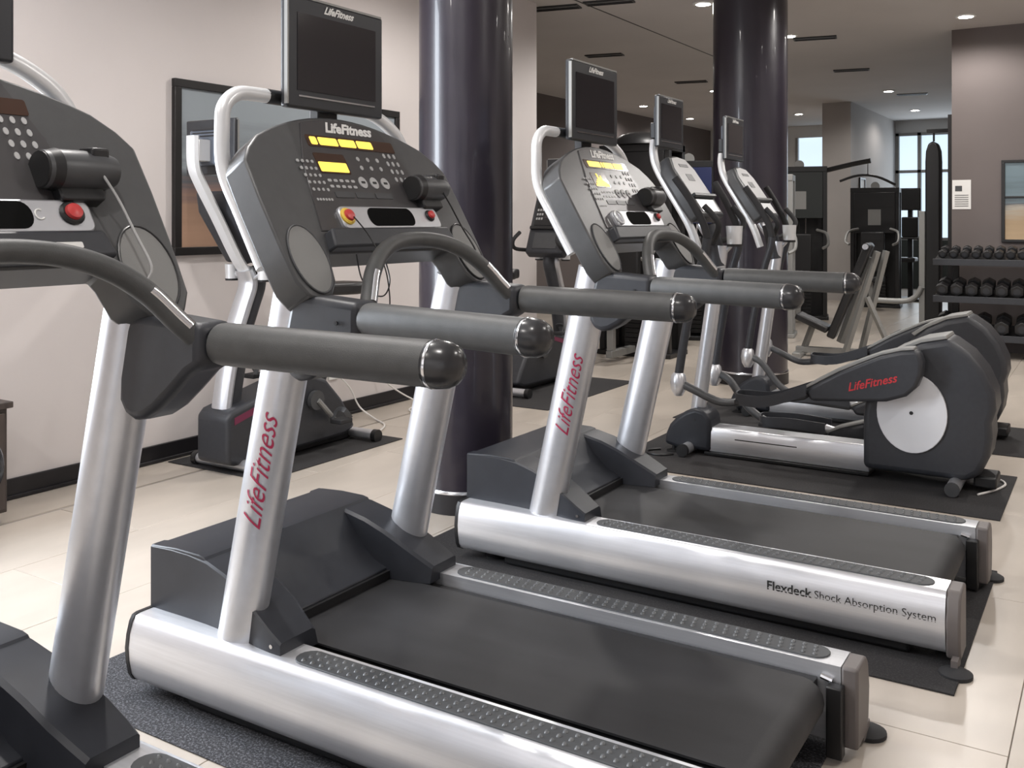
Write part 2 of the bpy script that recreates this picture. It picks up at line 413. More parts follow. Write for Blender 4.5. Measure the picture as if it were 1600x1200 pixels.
    right = [(TW+.022, 1.60), (TW+.026, 1.50), (TW+.024, 1.36), (TW+.018, 1.27), (TW-.008, 1.232), (TW-.05, 1.218), (TW-.095, 1.228), (TW-.130, 1.262), (TW-.145, 1.32)]
    out = top+right+[(TW-.155, 1.338)]+[(.155, 1.338)]+[(TW-y, z) for y, z in right[::-1]]
    con = face_prism(MB(), out, -.092, 0).build('console', GREYPL, R, bevel=.007)
    ztop = lambda y: arch_z(y)-.012
    Y0 = [.262+(TW-.524)*k/10 for k in range(11)]
    face_prism(MB(), [(y, ztop(y)) for y in Y0]+[(TW-.20, 1.60), (TW-.155, 1.40), (.155, 1.40), (.20, 1.60)], -.002, .004).build('centre_panel', PANEL, con, bevel=.002, seg=1)
    def sides(f, s):
        ol = ellipse(f(.063), 1.326, .066, .090, 32)
        # slanted oval: shear it along the arm of the console
        face_prism(MB(), ol, -.003, .004).build('speaker_oval', OVALM, con, bevel=.003)
        ring = MB()
        P = [FP(f(.063)+.067*math.cos(2*math.pi*k/32), 1.326+.091*math.sin(2*math.pi*k/32), .003) for k in range(33)]
        ring.tube(P, .003, 6).build('oval_rim', BLACK if s else MIDPL, con)
    both(sides)
    LG = .052
    text_mesh('lettering', 'LifeFitness', WHITE, con, lambda u, v: FP(.466+u, 1.716+v*.865, .0055), LG, .5, .0022)
    # message window and program window
    face_prism(MB(), rrect(.255, .665, 1.652, 1.688, .006), .003, .0055).build('message_window', DIM, con)
    if variant != 0:
        msg = MB()
        for (a, b) in ((.270, .298), (.306, .390), (.398, .474), (.482, .556)) if variant == 1 else ((.285, .40), (.41, .425), (.432, .52), (.53, .62)):
            face_prism(msg, rrect(a, b, 1.658, 1.682, .005), .005, .0065)
        msg.build('message_display', AMBER, con)
    face_prism(MB(), rrect(.256, .392, 1.570, 1.632, .005), .003, .0055).build('program_window', DIM, con)
    if variant == 1:
        face_prism(MB(), rrect(.262, .386, 1.575, 1.604, .004), .005, .0065).build('program_display', AMBER, con)
    if variant == 2:
        g = MB()
        for k, hgt in enumerate((.010, .022, .030, .055, .038, .046, .026, .020, .012)):
            face_prism(g, [(.262+.0138*k, 1.573), (.2745+.0138*k, 1.573), (.2745+.0138*k, 1.573+hgt), (.262+.0138*k, 1.573+hgt)], .005, .0065)
        g.build('program_display', AMBER, con)
    keys = MB()
    for c in range(4):
        for r_ in range(5):
            face_prism(keys, rrect(.174+.020*c+.004*r_, .183+.020*c+.004*r_, 1.599-.021*r_, 1.608-.021*r_, .003, 2), .003, .006)
    for c in range(3):
        for r_ in range(2): face_prism(keys, ellipse(.455+.047*c, 1.622-.028*r_, .007, .007, 10), .003, .006)
    for c in range(3):
        for r_ in range(4): face_prism(keys, ellipse(.596+.026*c+.003*r_, 1.640-.026*r_, .006, .008, 10), .003, .006)
    for c in range(5):
        for r_ in range(2): face_prism(keys, rrect(.272+.026*c, .288+.026*c, 1.545-.018*r_, 1.553-.018*r_, .003, 2), .003, .005)
    for c in range(6): face_prism(keys, rrect(.19+.012*c, .198+.012*c, 1.487, 1.494, .002, 2), .003, .005)
    stuff(keys.build('keypad', KEYM, con))
    for c in range(3): 
        bt = face_prism(MB(), ellipse(.428+.054*c, 1.546, .018, .018, 18), .003, .007).build('round_button', KEYM, con)
        face_prism(MB(), rrect(.419+.054*c, .437+.054*c, 1.5425, 1.5495, .002, 2), .0068, .0078).build('button_mark', BLKTX, bt)
    for c in range(3): face_prism(MB(), rrect(.278+.092*c, .360+.092*c, 1.497, 1.515, .004), .003, .006).build('soft_button', MIDPL, con)
    # accessory shelf
    sh = face_prism(MB(), rrect(.245, .72, 1.398, 1.466, .02), -.01, .018).build('accessory_shelf', SILVER, con, bevel=.005)
    face_prism(MB(), rrect(.365, .585, 1.406, 1.460, .025), .016, .0195).build('recess', mat('recess_black', (.004, .004, .004), .9, spec=.1), sh)
    face_prism(MB(), [(.15, 1.342), (TW-.15, 1.342), (TW-.165, 1.396), (.165, 1.396)], -.05, .034).build('lower_rail', DKPLAST, con, bevel=.008)
    face_prism(MB(), rrect(.60, .66, 1.358, 1.370, .003), .033, .0355).build('rating_label', PAPER, con)
    # personal fan
    c0 = FP(.628, 1.522, .030); c1 = FP(.795, 1.522, .030)
    fa = MB().tube([c0, c0.lerp(c1, .2), c0.lerp(c1, .8), c1], [.040, .044, .044, .034], 20).build('personal_fan', MIDPL, con)
    MB().tube([c0-Vector((0, .004, 0)), c0+Vector((0, .03, 0))], [.038, .046], 20).build('air_outlet', BLACK, fa)
    cm = c0.lerp(c1, .72)
    MB().box(cm.x-.02, cm.x+.03, cm.y-.022, cm.y+.022, cm.z+.018, cm.z+.05).build('air_intake', BLACK, fa, bevel=.006)
    face_prism(MB(), rrect(.655, .76, 1.46, 1.51, .01), -.004, .03).build('fan_mount', BLACK, fa, bevel=.004)
    # emergency stop and cable-end
    def knob(y, z, r, ringm):
        b0 = FP(y, z, .017); n_ = Vector((.865, 0, .5017))
        k_ = MB().lathe(b0, n_, [(r*1.45, 0), (r*1.45, .005), (r*1.2, .009), (r*1.05, .009)], 20).build('stop_collar', ringm, con)
        MB().lathe(b0, n_, [(r, .004), (r, .010), (r*.9, .016), (r*.5, .019), (.001, .020)], 20).build('stop_button', RED, k_)
    if variant == 0:
        knob(.672, 1.436, .019, BLACK)
        MB().tube([FP(.60+.010*math.cos(t_*.5), 1.434+.010*math.sin(t_*.5), .019) for t_ in range(2, 12)], .0022, 6).build('jack_symbol', WHITE, con)
    if variant == 1: knob(.270, 1.434, .019, YEL); knob(.672, 1.437, .014, BLACK)
    if variant == 2: knob(.672, 1.437, .014, BLACK)
    if variant == 2:
        P = [FP(.272+.030*math.cos(2*math.pi*k/24), 1.434+.026*math.sin(2*math.pi*k/24), .024) for k in range(25)]
        MB().tube(P, .005, 8).build('socket_ring', WHITEM, con)
    if variant == 1:
        cordp = smooth_path([FP(.275, 1.425, .035), FP(.285, 1.36, .05), (.72, .30, 1.30), (.735, .305, 1.22), (.735, .305, 1.16)], 6)
        MB().tube(cordp, .0022, 6).build('safety_cord', BLACK, con)
        MB().tube(smooth_path([(.68, .225, 1.335), (.70, .222, 1.27), (.715, .25, 1.225), (.72, .30, 1.215), (.72, .325, 1.26), (.70, .318, 1.335)], 6), .0022, 6).build('safety_cord', BLACK, con)
    if variant in (0, 1):
        MB().tube(smooth_path([FP(.745, 1.50, .06), FP(.77, 1.45, .05), FP(.785, 1.38, .045), FP(.79, 1.31, .05), FP(.775, 1.285, .04)], 6), .003, 6).build('audio_cable', KEYM if variant == 0 else BLACK, con)
    # tube frame behind the console that carries the screen
    def pb(y, z, off): p = FP(y, z, off); return (p.x, p.y, p.z)
    q = [pb(.012, 1.36, -.118), pb(.012, 1.5, -.118), pb(.012, 1.63, -.116), (.366, .014, 1.70), (.364, .026, 1.76), (.362, .075, 1.797), (.358, .15, 1.803), (.356, .225, 1.803)]
    full = smooth_path(q, 5)
    MB().tube(full, .0215, 14).build('screen_tube', WHITEM, R)
    MB().tube([(.356, .19, 1.803), (.356, TW-.26, 1.803)], .0228, 14).build('cross_tube', BLACK, R)
    MB().tube(smooth_path([(.368, TW-.26, 1.80), (.378, TW-.17, 1.765), (.385, TW-.09, 1.70), pb(TW-.012, 1.60, -.116), pb(TW-.012, 1.36, -.118)], 5), .0215, 12).build('screen_tube', WHITEM, R)
    MB().box(.330, .372, .40, .49, 1.74, 1.84).build('screen_bracket', BLACK, R, bevel=.006)
    tv(R, .414, .222, .666, 1.772, 2.112)
    return R

T0 = treadmill((-2.445, .550, 0), .008, 'silver treadmill standing nearest the low dark wooden cabinet, red stop knob on its console', 0)
T1 = treadmill((-2.518, 1.881, 0), .0039, 'silver treadmill between the two others, console lit with a solid amber window', 1)
T2 = treadmill((-2.363, 3.368, 0), .0017, 'silver treadmill beside the elliptical trainers, amber hill graph on its console', 2)

def floor_mat(x0, x1, y0, y1, m, label, z=.006):
    o = MB().box(x0, x1, y0, y1, .0005, z).build('floor_mat', m, None, bevel=.002, seg=1)
    return tag(o, label, 'mat', 'rubber mats under the machines')
floor_mat(-2.79, -.66, 1.757, 2.87, MATM, 'speckled grey rubber mat under the treadmill with the solid amber window')
floor_mat(-2.62, -.42, 3.18, 4.40, MATD, 'speckled rubber mat with shade put into its colour, under the treadmill with the amber hill graph')  # same sort of mat as the speckled one; shade put into its darker colour
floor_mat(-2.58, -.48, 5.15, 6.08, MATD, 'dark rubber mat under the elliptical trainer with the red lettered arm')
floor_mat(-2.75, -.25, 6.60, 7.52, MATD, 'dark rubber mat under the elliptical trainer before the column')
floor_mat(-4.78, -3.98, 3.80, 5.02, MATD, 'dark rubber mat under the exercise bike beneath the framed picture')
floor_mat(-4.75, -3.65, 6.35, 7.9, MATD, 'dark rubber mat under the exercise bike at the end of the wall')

# ------------------------------------------------------------------ elliptical trainers
def elliptical(loc, label, mirror):
    R = empty('elliptical_trainer', loc); tag(R, label, 'elliptical trainer', 'elliptical trainers beside the column')
    sg = -1 if mirror else 1
    # beam
    b = MB().prism([(-.075, .03), (.075, .03), (.085, .06), (.085, .15), (.07, .178), (-.07, .178), (-.085, .15), (-.085, .06)], 'x', .06, 1.02).build('base_beam', RAILM, R, bevel=.004)
    MB().box(.25, .62, -.0865, -.084, .118, .124).build('beam_groove', BLACK, b)
    MB().box(.06, 1.02, -.095, .095, .010, .030).build('beam_sole', BLACK, b, bevel=.004)
    # front cover
    fp = [(-.20, .05), (-.195, .10), (-.165, .17), (-.115, .225), (-.06, .262), (.0, .285), (.06, .275), (.095, .24), (.105, .17), (.10, .03), (-.12, .03)]
    c = MB().prism(fp, 'y', -.10, .10).build('front_cover', HOODM, R, bevel=.025, seg=3)
    MB().cyl((.0, -.101, .215), (.0, -.103, .215), .007, 8).build('screw', BLACK, c)
    MB().cyl((-.035, -.19, .045), (-.035, .19, .045), .034, 18).build('front_stabiliser', SILVER, R)
    for s in (-1, 1):
        MB().cyl((-.035, s*.19, .045), (-.035, s*.215, .045), .037, 18).build('transport_wheel', BLACK, R)
        MB().lathe((-.14, s*.08, .0), (0, 0, 1), [(.045, .001), (.045, .012), (.012, .02), (.012, .05)], 16).build('levelling_foot', BLACK, R)
    # mast
    M0 = Vector((-.015, 0, .25)); M1 = Vector((.135, 0, 1.28))
    MB().tube([M0, M0.lerp(M1, .5), M1], .046, 20, sect=(1, .85), up=(1, 0, 0)).build('mast', SILVER, R)
    MB().cyl((.02, -.17, 1.02), (.02, .17, 1.02), .022, 12).build('pivot_axle', BLACK, R)
    # rear housing
    hp = [(1.0, .065), (1.0, .36), (1.02, .50), (1.08, .63), (1.18, .715), (1.30, .775), (1.43, .805), (1.455, .795), (1.54, .735), (1.61, .645), (1.655, .54), (1.662, .45), (1.64, .38), (1.645, .30), (1.63, .20), (1.59, .11), (1.53, .065)]
    h = MB().prism(hp, 'y', -.155, .155).build('drive_housing', DKPLAST, R, bevel=.035, seg=4)
    MB().prism([(1.10, .655), (1.18, .715), (1.30, .775), (1.43, .805), (1.42, .822), (1.30, .797), (1.17, .737), (1.08, .672)], 'y', -.135, .135).build('housing_crown', GUNM, h, bevel=.004)
    for s in (-1, 1):
        disc = [(1.255+.178*math.cos(2*math.pi*k/40), .398+.214*math.sin(2*math.pi*k/40)) for k in range(40)]
        d = MB().prism(disc, 'y', s*.150, s*.168).build('crank_disc', mat('pale_disc', (.72, .73, .76), .4, metal=.2), h, bevel=.003)
        MB().cyl((1.255, s*.168, .40), (1.255, s*.172, .40), .010, 10).build('hub_bolt', BLACK, d)
    MB().cyl((1.47, -.27, .045), (1.47, .27, .045), .035, 18).build('rear_stabiliser', SILVER, R)
    for s in (-1, 1):
        MB().cyl((1.47, s*.27, .045), (1.47, s*.285, .045), .037, 18).build('stabiliser_cap', MIDPL, R)
        MB().lathe((1.47, s*.24, .0), (0, 0, 1), [(.03, .001), (.03, .01), (.01, .012), (.01, .03)], 14).build('levelling_foot', BLACK, R)
    MB().box(1.55, 1.66, -.10, .10, .03, .09).build('rear_skirt', BLACK, R, bevel=.01)
    # the two pedal levers, opposite in phase
    for s in (-1, 1):
        y = s*.235
        high = (s == -1) != mirror
        if high:
            lp = [(.72, .495), (.80, .545), (.90, .605), (1.02, .665), (1.12, .712), (1.22, .742), (1.29, .752), (1.315, .74), (1.33, .69), (1.325, .62), (1.30, .555), (1.25, .505), (1.15, .468), (1.0, .452), (.85, .44), (.75, .432)]
            crown = [(.72, .495), (.80, .545), (.90, .605), (1.02, .665), (1.12, .712), (1.22, .742), (1.29, .752), (1.285, .765), (1.215, .757), (1.115, .728), (1.01, .682), (.89, .622), (.79, .562), (.71, .508)]
        else:
            lp = [(.72, .16), (.80, .20), (.95, .25), (1.10, .285), (1.25, .30), (1.31, .28), (1.32, .22), (1.28, .16), (1.15, .12), (.95, .11), (.75, .11)]
            crown = [(.72, .16), (.80, .20), (.95, .25), (1.10, .285), (1.25, .30), (1.25, .31), (1.10, .296), (.94, .262), (.79, .212), (.71, .172)]
        L = MB().prism(lp, 'y', y-.06, y+.06).build('pedal_lever', DKPLAST, R, bevel=.02, seg=3)
        MB().prism(crown, 'y', y-.048, y+.048).build('lever_crown', GUNM, L, bevel=.004)
        dz = 0 if high else -.27
        px0, px1 = (.325, .735) if high else (.315, .72)
        za, zb = (.405, .475) if high else (.195, .175)
        P = MB()
        P.prism([(px0, za-.03), (px0+.12, za-.035), (px1, zb-.03), (px1, zb), (px0+.12, za-.01), (px0, za)], 'y', y-.085, y+.085)
        pd = P.build('pedal', RUBBER, L, bevel=.008)
        rim = MB()
        rp = smooth_path([(px1, y-.08, zb-.01), (px0+.2, y-.085, za-.02), (px0+.03, y-.08, za-.028), (px0, y, za-.02), (px0+.03, y+.08, za-.028), (px0+.2, y+.085, za-.02), (px1, y+.08, zb-.01)], 6)
        rim.wall(rp, .062, .005).build('pedal_rim', DKPLAST, pd)
        MB().cyl((px1-.02, y, zb+.0), (px1+.06, y, zb+.03 if high else zb-.02), .035, 14).build('lever_knuckle', SILVER, L)
        ay = s*.265
        J = Vector((-.035, ay, .468)) if high else Vector((-.005, ay, .455))
        arm = smooth_path([J, (J.x+.10, ay, J.z-.04), (.22, s*.25, .37 if high else .26), (.36, y, za-.02)], 5)
        MB().tube(arm, .024, 12).build('link_arm', MIDPL, L)
        # moving handle
        top = [J+Vector((0, 0, .03)), J+Vector((.045, 0, .30)), J+Vector((.11, s*(-.02), .62)), J+Vector((.17, s*(-.02), .86)), J+Vector((.10, s*.0, 1.05)), J+Vector((-.01, s*.03, 1.22))]
        hpth = smooth_path(top, 6)
        hd = MB().tube(hpth[:19], .026, 12).build('moving_handle', DKPLAST, R)
        MB().tube(hpth[18:], .023, 12).build('hand_grip', RUBBER, hd)
        MB().lathe(J+Vector((0, 0, -.085)), (0, 0, 1), [(.001, 0), (.024, .004), (.042, .035), (.049, .08), (.042, .125), (.030, .14)], 16).build('joint_cover', SILVER, hd)
    if not mirror:
        yy = -.235-.0615
        a0 = Vector((1.075, yy, .562)); ang = math.atan2(.074, .254)
        text_mesh('lettering', 'LifeFitness', REDTX, [o for o in R.children if o.name.startswith('pedal_lever')][0],
                  lambda u, v: a0+Vector((u*math.cos(ang)-v*math.sin(ang), 0, u*math.sin(ang)+v*math.cos(ang))), .062, .45, .0009)
    # console, arm and screen
    def C(s_, off, y): # s_ along the sloping face from its foot (0) to its head (1)
        x = .085-.255*s_; z = 1.47+.375*s_
        return Vector((x+off*.826, y, z+off*.563))
    def slab(mb, prof, o0, o1):
        n = len(prof); mb.add([C(s_, o0, y) for y, s_ in prof]+[C(s_, o1, y) for y, s_ in prof],
               [tuple(range(n))[::-1], tuple(range(n, 2*n))]+[(i, (i+1) % n, n+(i+1) % n, n+i) for i in range(n)]); return mb
    co = slab(MB(), [(-.20, -.02), (.20, -.02), (.215, .3), (.20, .75), (.14, .96), (.0, 1.0), (-.14, .96), (-.20, .75), (-.215, .3)], -.09, 0).build('console', MIDPL, R, bevel=.02, seg=3)
    slab(MB(), [(-.17, .32), (.17, .32), (.165, .75), (.11, .92), (0, .95), (-.11, .92), (-.165, .75)], -.002, .006).build('control_panel', mat('pale_panel', (.42, .42, .43), .4), co)
    slab(MB(), [(-.06, .78), (.08, .78), (.08, .83), (-.06, .83)], .005, .008).build('display', BLACK, co)
    slab(MB(), [(-.05, .55), (.05, .55), (.05, .66), (-.05, .66)], .005, .008).build('display', BLACK, co)
    slab(MB(), [(-.18, .26), (.18, .26), (.18, .31), (-.18, .31)], -.01, .03).build('reading_ledge', BLACK, co, bevel=.004)
    slab(MB(), [(-.15, .04), (.15, .04), (.15, .24), (-.15, .24)], -.002, .006).build('lower_panel', WHITEM, co)
    MB().tube(smooth_path([C(-.25, -.10, 0), C(.0, -.10, 0)], 2)+[M1+Vector((-.04, 0, -.05))][:0], .03, 12).build('console_neck', SILVER, co)
    MB().tube(smooth_path([(.115, 0, 1.15), (.09, 0, 1.30), (.06, 0, 1.40)], 4), .05, 14).build('neck_cover', DKPLAST, R)
    br = smooth_path([(.045, -.13, 1.24), (-.02, -.15, 1.42), (-.20, -.16, 1.72), (-.245, -.15, 1.84), (-.25, -.13, 1.93)], 5)
    MB().tube(br, .026, 10).build('screen_arm', WHITEM, R)
    tv(R, -.19, -.20, .20, 1.885, 2.205)
    MB().box(-.27, -.235, -.15, .08, 1.94, 2.04).build('screen_bracket', BLACK, R, bevel=.006)
    for s in (0,):
        MB().lathe((.225, -.02, 1.29), (0, 0, 1), [(.044, 0), (.05, .11), (.044, .11), (.038, .01)], 18).build('cup_holder', WHITEM, R)
        MB().lathe((.225, -.02, 1.275), (0, 0, 1), [(.044, 0), (.046, .015)], 18).build('cup_base', BLACK, R)
        MB().tube(smooth_path([(.10, 0, 1.20), (.15, 0, 1.23), (.20, -.01, 1.28)], 3), .014, 8).build('cup_bracket', SILVER, R)
    for s in (-1, 1):
        MB().tube(smooth_path([(.10, s*.06, 1.30), (.16, s*.16, 1.34), (.20, s*.23, 1.42), (.12, s*.25, 1.52)], 5), .018, 10).build('fixed_handle', RUBBER, R)
    return R
elliptical((-2.2, 5.72, 0), 'elliptical trainer with red lettering on its dark pedal arm and pale round disc', False)
elliptical((-2.27, 7.12, 0), 'elliptical trainer standing directly before the column, with its near pedal down', True)

# ------------------------------------------------------------------ exercise bikes (local x points to the rider)
def bike(loc, rz, label, steep):
    R = empty('exercise_bike', loc, rz); tag(R, label, 'exercise bike', 'exercise bikes along the wall')
    fr = MB().prism([(-.02, .07), (-.02, .33), (.02, .365), (.30, .43), (.62, .50), (.78, .44), (.92, .30), (1.0, .19), (1.05, .10), (.95, .06), (.05, .05)], 'y', -.13, .13).build('drive_housing', DKPLAST, R, bevel=.025, seg=3)
    for s in (-1, 1):
        MB().prism([(.03, .325), (.30, .395), (.52, .445), (.52, .415), (.30, .355), (.03, .285)], 'y', s*.128, s*.132).build('maroon_stripe', PINKM, fr)
    cv = smooth_path([(.05, 0, .36), (.07, 0, .48), (.10, 0, .62), (.14, 0, .78), (.20, 0, .93), (.25, 0, 1.06), (.22, 0, 1.15)], 5)
    MB().tube(cv, .07, 12, sect=(.55, 1), up=(1, 0, 0)).build('front_mast', SILVER, R)
    MB().tube([p+Vector((.07, 0, 0)) for p in cv], .055, 12, sect=(1, .9), up=(1, 0, 0)).build('mast_cover', DKPLAST, R)
    ar = smooth_path([(.24, .0, 1.12), (.16, .0, 1.22), (.02, .0, 1.45), (-.10, .0, 1.64), (-.145, 0, 1.74), (-.15, 0, 1.90)], 5)
    MB().tube(ar, .045, 8, sect=(.6, 1), up=(1, 0, 0)).build('screen_arm', WHITEM, R)
    MB().box(-.145, -.066, -.045, .045, 1.76, 1.88).build('screen_bracket', WHITEM, R, bevel=.004)
    K = (.42, 1.15, -.20, .48) if steep else (.47, 1.26, -.37, .34)
    con = MB().prism([(K[0]-.07, K[1]-.05), (K[0], K[1]), (K[0]+K[2], K[1]+K[3]), (K[0]+K[2]-.08, K[1]+K[3]), (K[0]+K[2]-.06, K[1]+K[3]-.12), (.25, 1.18)], 'y', -.19, .19).build('console', DKPLAST, R, bevel=.02, seg=3)
    # face plate on the rider's side
    nl = math.hypot(K[2], K[3])
    def C(t, off, y): return Vector((K[0]+K[2]*t+off*K[3]/nl, y, K[1]+K[3]*t-off*K[2]/nl))
    def slab(y0, y1, t0, t1, o0, o1):
        m = MB(); P = [(y0, t0), (y1, t0), (y1, t1), (y0, t1)]
        return m.add([C(t, o0, y) for y, t in P]+[C(t, o1, y) for y, t in P], [(3, 2, 1, 0), (4, 5, 6, 7), (0, 1, 5, 4), (1, 2, 6, 5), (2, 3, 7, 6), (3, 0, 4, 7)])
    slab(-.15, .15, .50, .95, 0, .006).build('control_panel', BLACK, con)
    slab(-.06, .06, .62, .84, .005, .009).build('display', GLASSBLK, con)
    ky = MB()
    for yy in (-.13, -.105, -.08, .08, .105, .13):
        for tt in (.60, .68, .76): 
            k_ = slab(yy-.008, yy+.008, tt, tt+.04, .005, .009); ky.add(k_.v, k_.f)
    stuff(ky.build('keypad', KEYM, con))
    slab(-.17, .17, .42, .47, 0, .03).build('reading_ledge', BLACK, con)
    slab(-.12, .12, .08, .36, 0, .006).build('lower_panel', MIDPL, con)
    slab(-.05, .06, .955, .985, 0, .02).build('top_clip', WHITE, con)
    tvr = tv(R, .0, -.20, .20, 1.69, 2.0)
    vn = MB()
    for k_ in range(3): vn.box(-.0705, -.067, -.12, .10, 1.90+.018*k_, 1.907+.018*k_)
    vn.build('vent_slots', BLACK, tvr)
    for s in (-1, 1):
        MB().lathe((.25, s*.135, 1.09), (0, 0, 1), [(.038, 0), (.042, .085), (.036, .085), (.034, .01)], 18).build('cup_holder', WHITEM, R)
        MB().lathe((.25, s*.135, 1.078), (0, 0, 1), [(.039, 0), (.04, .012)], 18).build('cup_base', BLACK, R)
        MB().tube(smooth_path([(.24, s*.03, 1.08), (.245, s*.07, 1.10), (.25, s*.10, 1.12)], 3), .012, 8).build('cup_bracket', SILVER, R)
        MB().tube(smooth_path([(.26, s*.05, 1.16), (.34, s*.20, 1.17), (.50, s*.24, 1.19), (.56, s*.22, 1.26), (.48, s*.20, 1.33)], 5), .017, 10).build('handlebar', RUBBER, R)
        MB().cyl((.66, s*.135, .33), (.66, s*.165, .33), .06, 16).build('crank_boss', MIDPL, R)
        ex, ez = (.80, .19) if s < 0 else (.52, .47)
        cr = MB().tube([(.66, s*.17, .33), (ex, s*.175, ez)], .016, 8).build('crank', GUNM, R)
        MB().box(ex-.055, ex+.055, min(s*.185, s*.275), max(s*.185, s*.275), ez-.014, ez+.014).build('pedal', RUBBER, cr, bevel=.006)
        MB().tube(smooth_path([(ex-.04, s*.19, ez+.012), (ex, s*.20, ez+.065), (ex, s*.26, ez+.065), (ex+.04, s*.27, ez+.012)], 4), .009, 6, sect=(.4, 2)).build('pedal_strap', MIDPL, cr)
    sp = MB().tube([(.84, 0, .36), (1.02, 0, .93)], .034, 14).build('seat_post', WHITEM, R)
    MB().tube([(.80, 0, .34), (.90, 0, .60)], .055, 14).build('post_sleeve', DKPLAST, R)
    st = [(1.20, .0), (1.19, .10), (1.10, .125), (1.02, .10), (.94, .05), (.86, .035), (.83, 0)]
    ol = st+[(x_, -y_) for x_, y_ in st[-2:0:-1]]
    MB().prism(ol, 'z', .95, 1.03).build('saddle', VINYL, R, bevel=.03, seg=3)
    for x_ in (.10, 1.10):
        MB().cyl((x_, -.24, .045), (x_, .24, .045), .033, 16).build('stabiliser', SILVER, R)
        for s in (-1, 1): MB().cyl((x_, s*.24, .042), (x_, s*.275, .042), .041, 16).build('stabiliser_cap', BLACK, R)
    MB().box(.10, 1.10, -.05, .05, .012, .07).build('base_bar', BLACK, R, bevel=.006)
    return R
bike((-4.33, 3.76, 0), math.pi/2, 'dark exercise bike beneath the framed picture, back of its screen showing', False)
bike((-4.28, 7.78, 0), -math.pi/2, 'dark exercise bike at the end of the pale wall, its black console showing', True)

# ------------------------------------------------------------------ pictures, poster, cabinet, cables
def picture_mat(name, top, mid, low):
    m = mat(name, mid, .35); nt = m.node_tree; b = nt.nodes['Principled BSDF']; L = nt.links
    tc = nt.nodes.new('ShaderNodeTexCoord'); sp = nt.nodes.new('ShaderNodeSeparateXYZ'); L.new(tc.outputs['Generated'], sp.inputs[0])
    n = nt.nodes.new('ShaderNodeTexNoise'); n.inputs['Scale'].default_value = 2.5; n.inputs['Detail'].default_value = 6
    mp = nt.nodes.new('ShaderNodeMapping'); mp.inputs['Scale'].default_value = (1, .8, 7); L.new(tc.outputs['Generated'], mp.inputs[0]); L.new(mp.outputs[0], n.inputs['Vector'])
    ma = nt.nodes.new('ShaderNodeMath'); ma.operation = 'MULTIPLY_ADD'; ma.inputs[1].default_value = .35; L.new(n.outputs['Fac'], ma.inputs[0]); L.new(sp.outputs[2], ma.inputs[2])
    r = nt.nodes.new('ShaderNodeValToRGB'); L.new(ma.outputs[0], r.inputs[0]); e = r.color_ramp.elements
    e[0].position = .15; e[0].color = (*low, 1); e[1].position = 1.15 if False else 1.0; e[1].color = (*top, 1)
    for p, c in ((.42, tuple(x*.8 for x in low)), (.55, mid), (.62, (.10, .11, .12)), (.75, top), (.85, tuple(x*.75 for x in top))):
        q = e.new(p); q.color = (*c, 1)
    L.new(r.outputs[0], b.inputs['Base Color'])
    return m
PIC = picture_mat('shore_picture', (.30, .34, .37), (.20, .14, .13), (.46, .29, .20))
PIC2 = picture_mat('shore_picture_small', (.16, .22, .25), (.40, .36, .30), (.50, .36, .22))
Rp = tag(empty('picture_frame', (XL, 4.95, 1.22)), 'large black framed shoreline picture on the pale wall above the exercise bike', 'picture')
y0, y1, h = -1.075, 1.075, 1.07
fm = MB()
for a in ((y0, y1, 0, .05), (y0, y1, h-.05, h), (y0, y0+.05, .05, h-.05), (y1-.05, y1, .05, h-.05)): fm.box(.001, .035, *a)
fm.build('frame', FRAMEB, Rp, bevel=.003)
MB().box(.002, .018, y0+.05, y1-.05, .05, h-.05).build('print', PIC, Rp)
Rp = tag(empty('picture_frame', (-1.086, YB, 1.20)), 'black framed landscape picture on the taupe wall above the dumbbell rack', 'picture')
fm = MB()
for a in ((0, 1.5, 0, .03), (0, 1.5, .86, .89), (0, .035, .03, .86), (1.465, 1.5, .03, .86), (.035, 1.465, .478, .498)): fm.box(a[0], a[1], -.035, -.001, a[2], a[3])
fm.build('frame', FRAMEB, Rp, bevel=.003)
MB().box(.035, 1.465, -.018, -.002, .03, .86).build('print', PIC2, Rp)
Rp = tag(empty('notice', (-1.585+.006, YB, 1.56)), 'white printed notice pinned on the taupe wall beside the dumbbell rack', 'notice')
MB().box(0, .19, -.004, -.001, 0, .325).build('sheet', PAPER, Rp)
MB().box(.03, .10, -.006, -.004, .20, .26).build('printed_picture', MIDPL, Rp)
ln = MB()
for k in range(6): ln.box(.025, .165, -.0052, -.0042, .03+.024*k, .04+.024*k)
ln.build('printed_lines', OVALM, Rp)
Rp = tag(empty('picture_frame', (-4.06, 18.75, 1.37)), 'narrow black framed picture on the grey wall block near the far window', 'picture')
fm = MB()
for a in ((-.22, .22, 0, .03), (-.22, .22, .83, .86), (-.22, -.19, .03, .83), (.19, .22, .03, .83)): fm.box(.001, .03, *a)
fm.build('frame', FRAMEB, Rp)
MB().box(.002, .016, -.19, .19, .03, .83).build('print', mat('pale_print', (.5, .44, .40), .5, var=.35, scale=3), Rp)
Rc = tag(empty('cabinet', (XL, 2.17, 0)), 'low dark wooden cabinet standing against the pale wall', 'cabinet')
MB().box(.02, .40, -.45, .45, .06, .55).build('body', WOOD, Rc, bevel=.004)
MB().box(.018, .42, -.47, .47, .55, .58).build('top', WOOD, Rc, bevel=.004)
MB().box(.03, .37, -.43, .43, 0.001, .06).build('plinth', BLACK, Rc)
for yy in (-.43, .01):
    d = MB().box(.40, .418, yy, yy+.42, .08, .53).build('door', WOOD, Rc, bevel=.003)
    MB().box(.418, .44, yy+(.37 if yy < 0 else .03), yy+(.385 if yy < 0 else .045), .26, .38).build('handle', GUNM, d)
def cable(pts, label, r=.006, m=CREAM):
    return tag(MB().tube(smooth_path(pts, 8), r, 8).build('power_cable', m), label, 'cable')
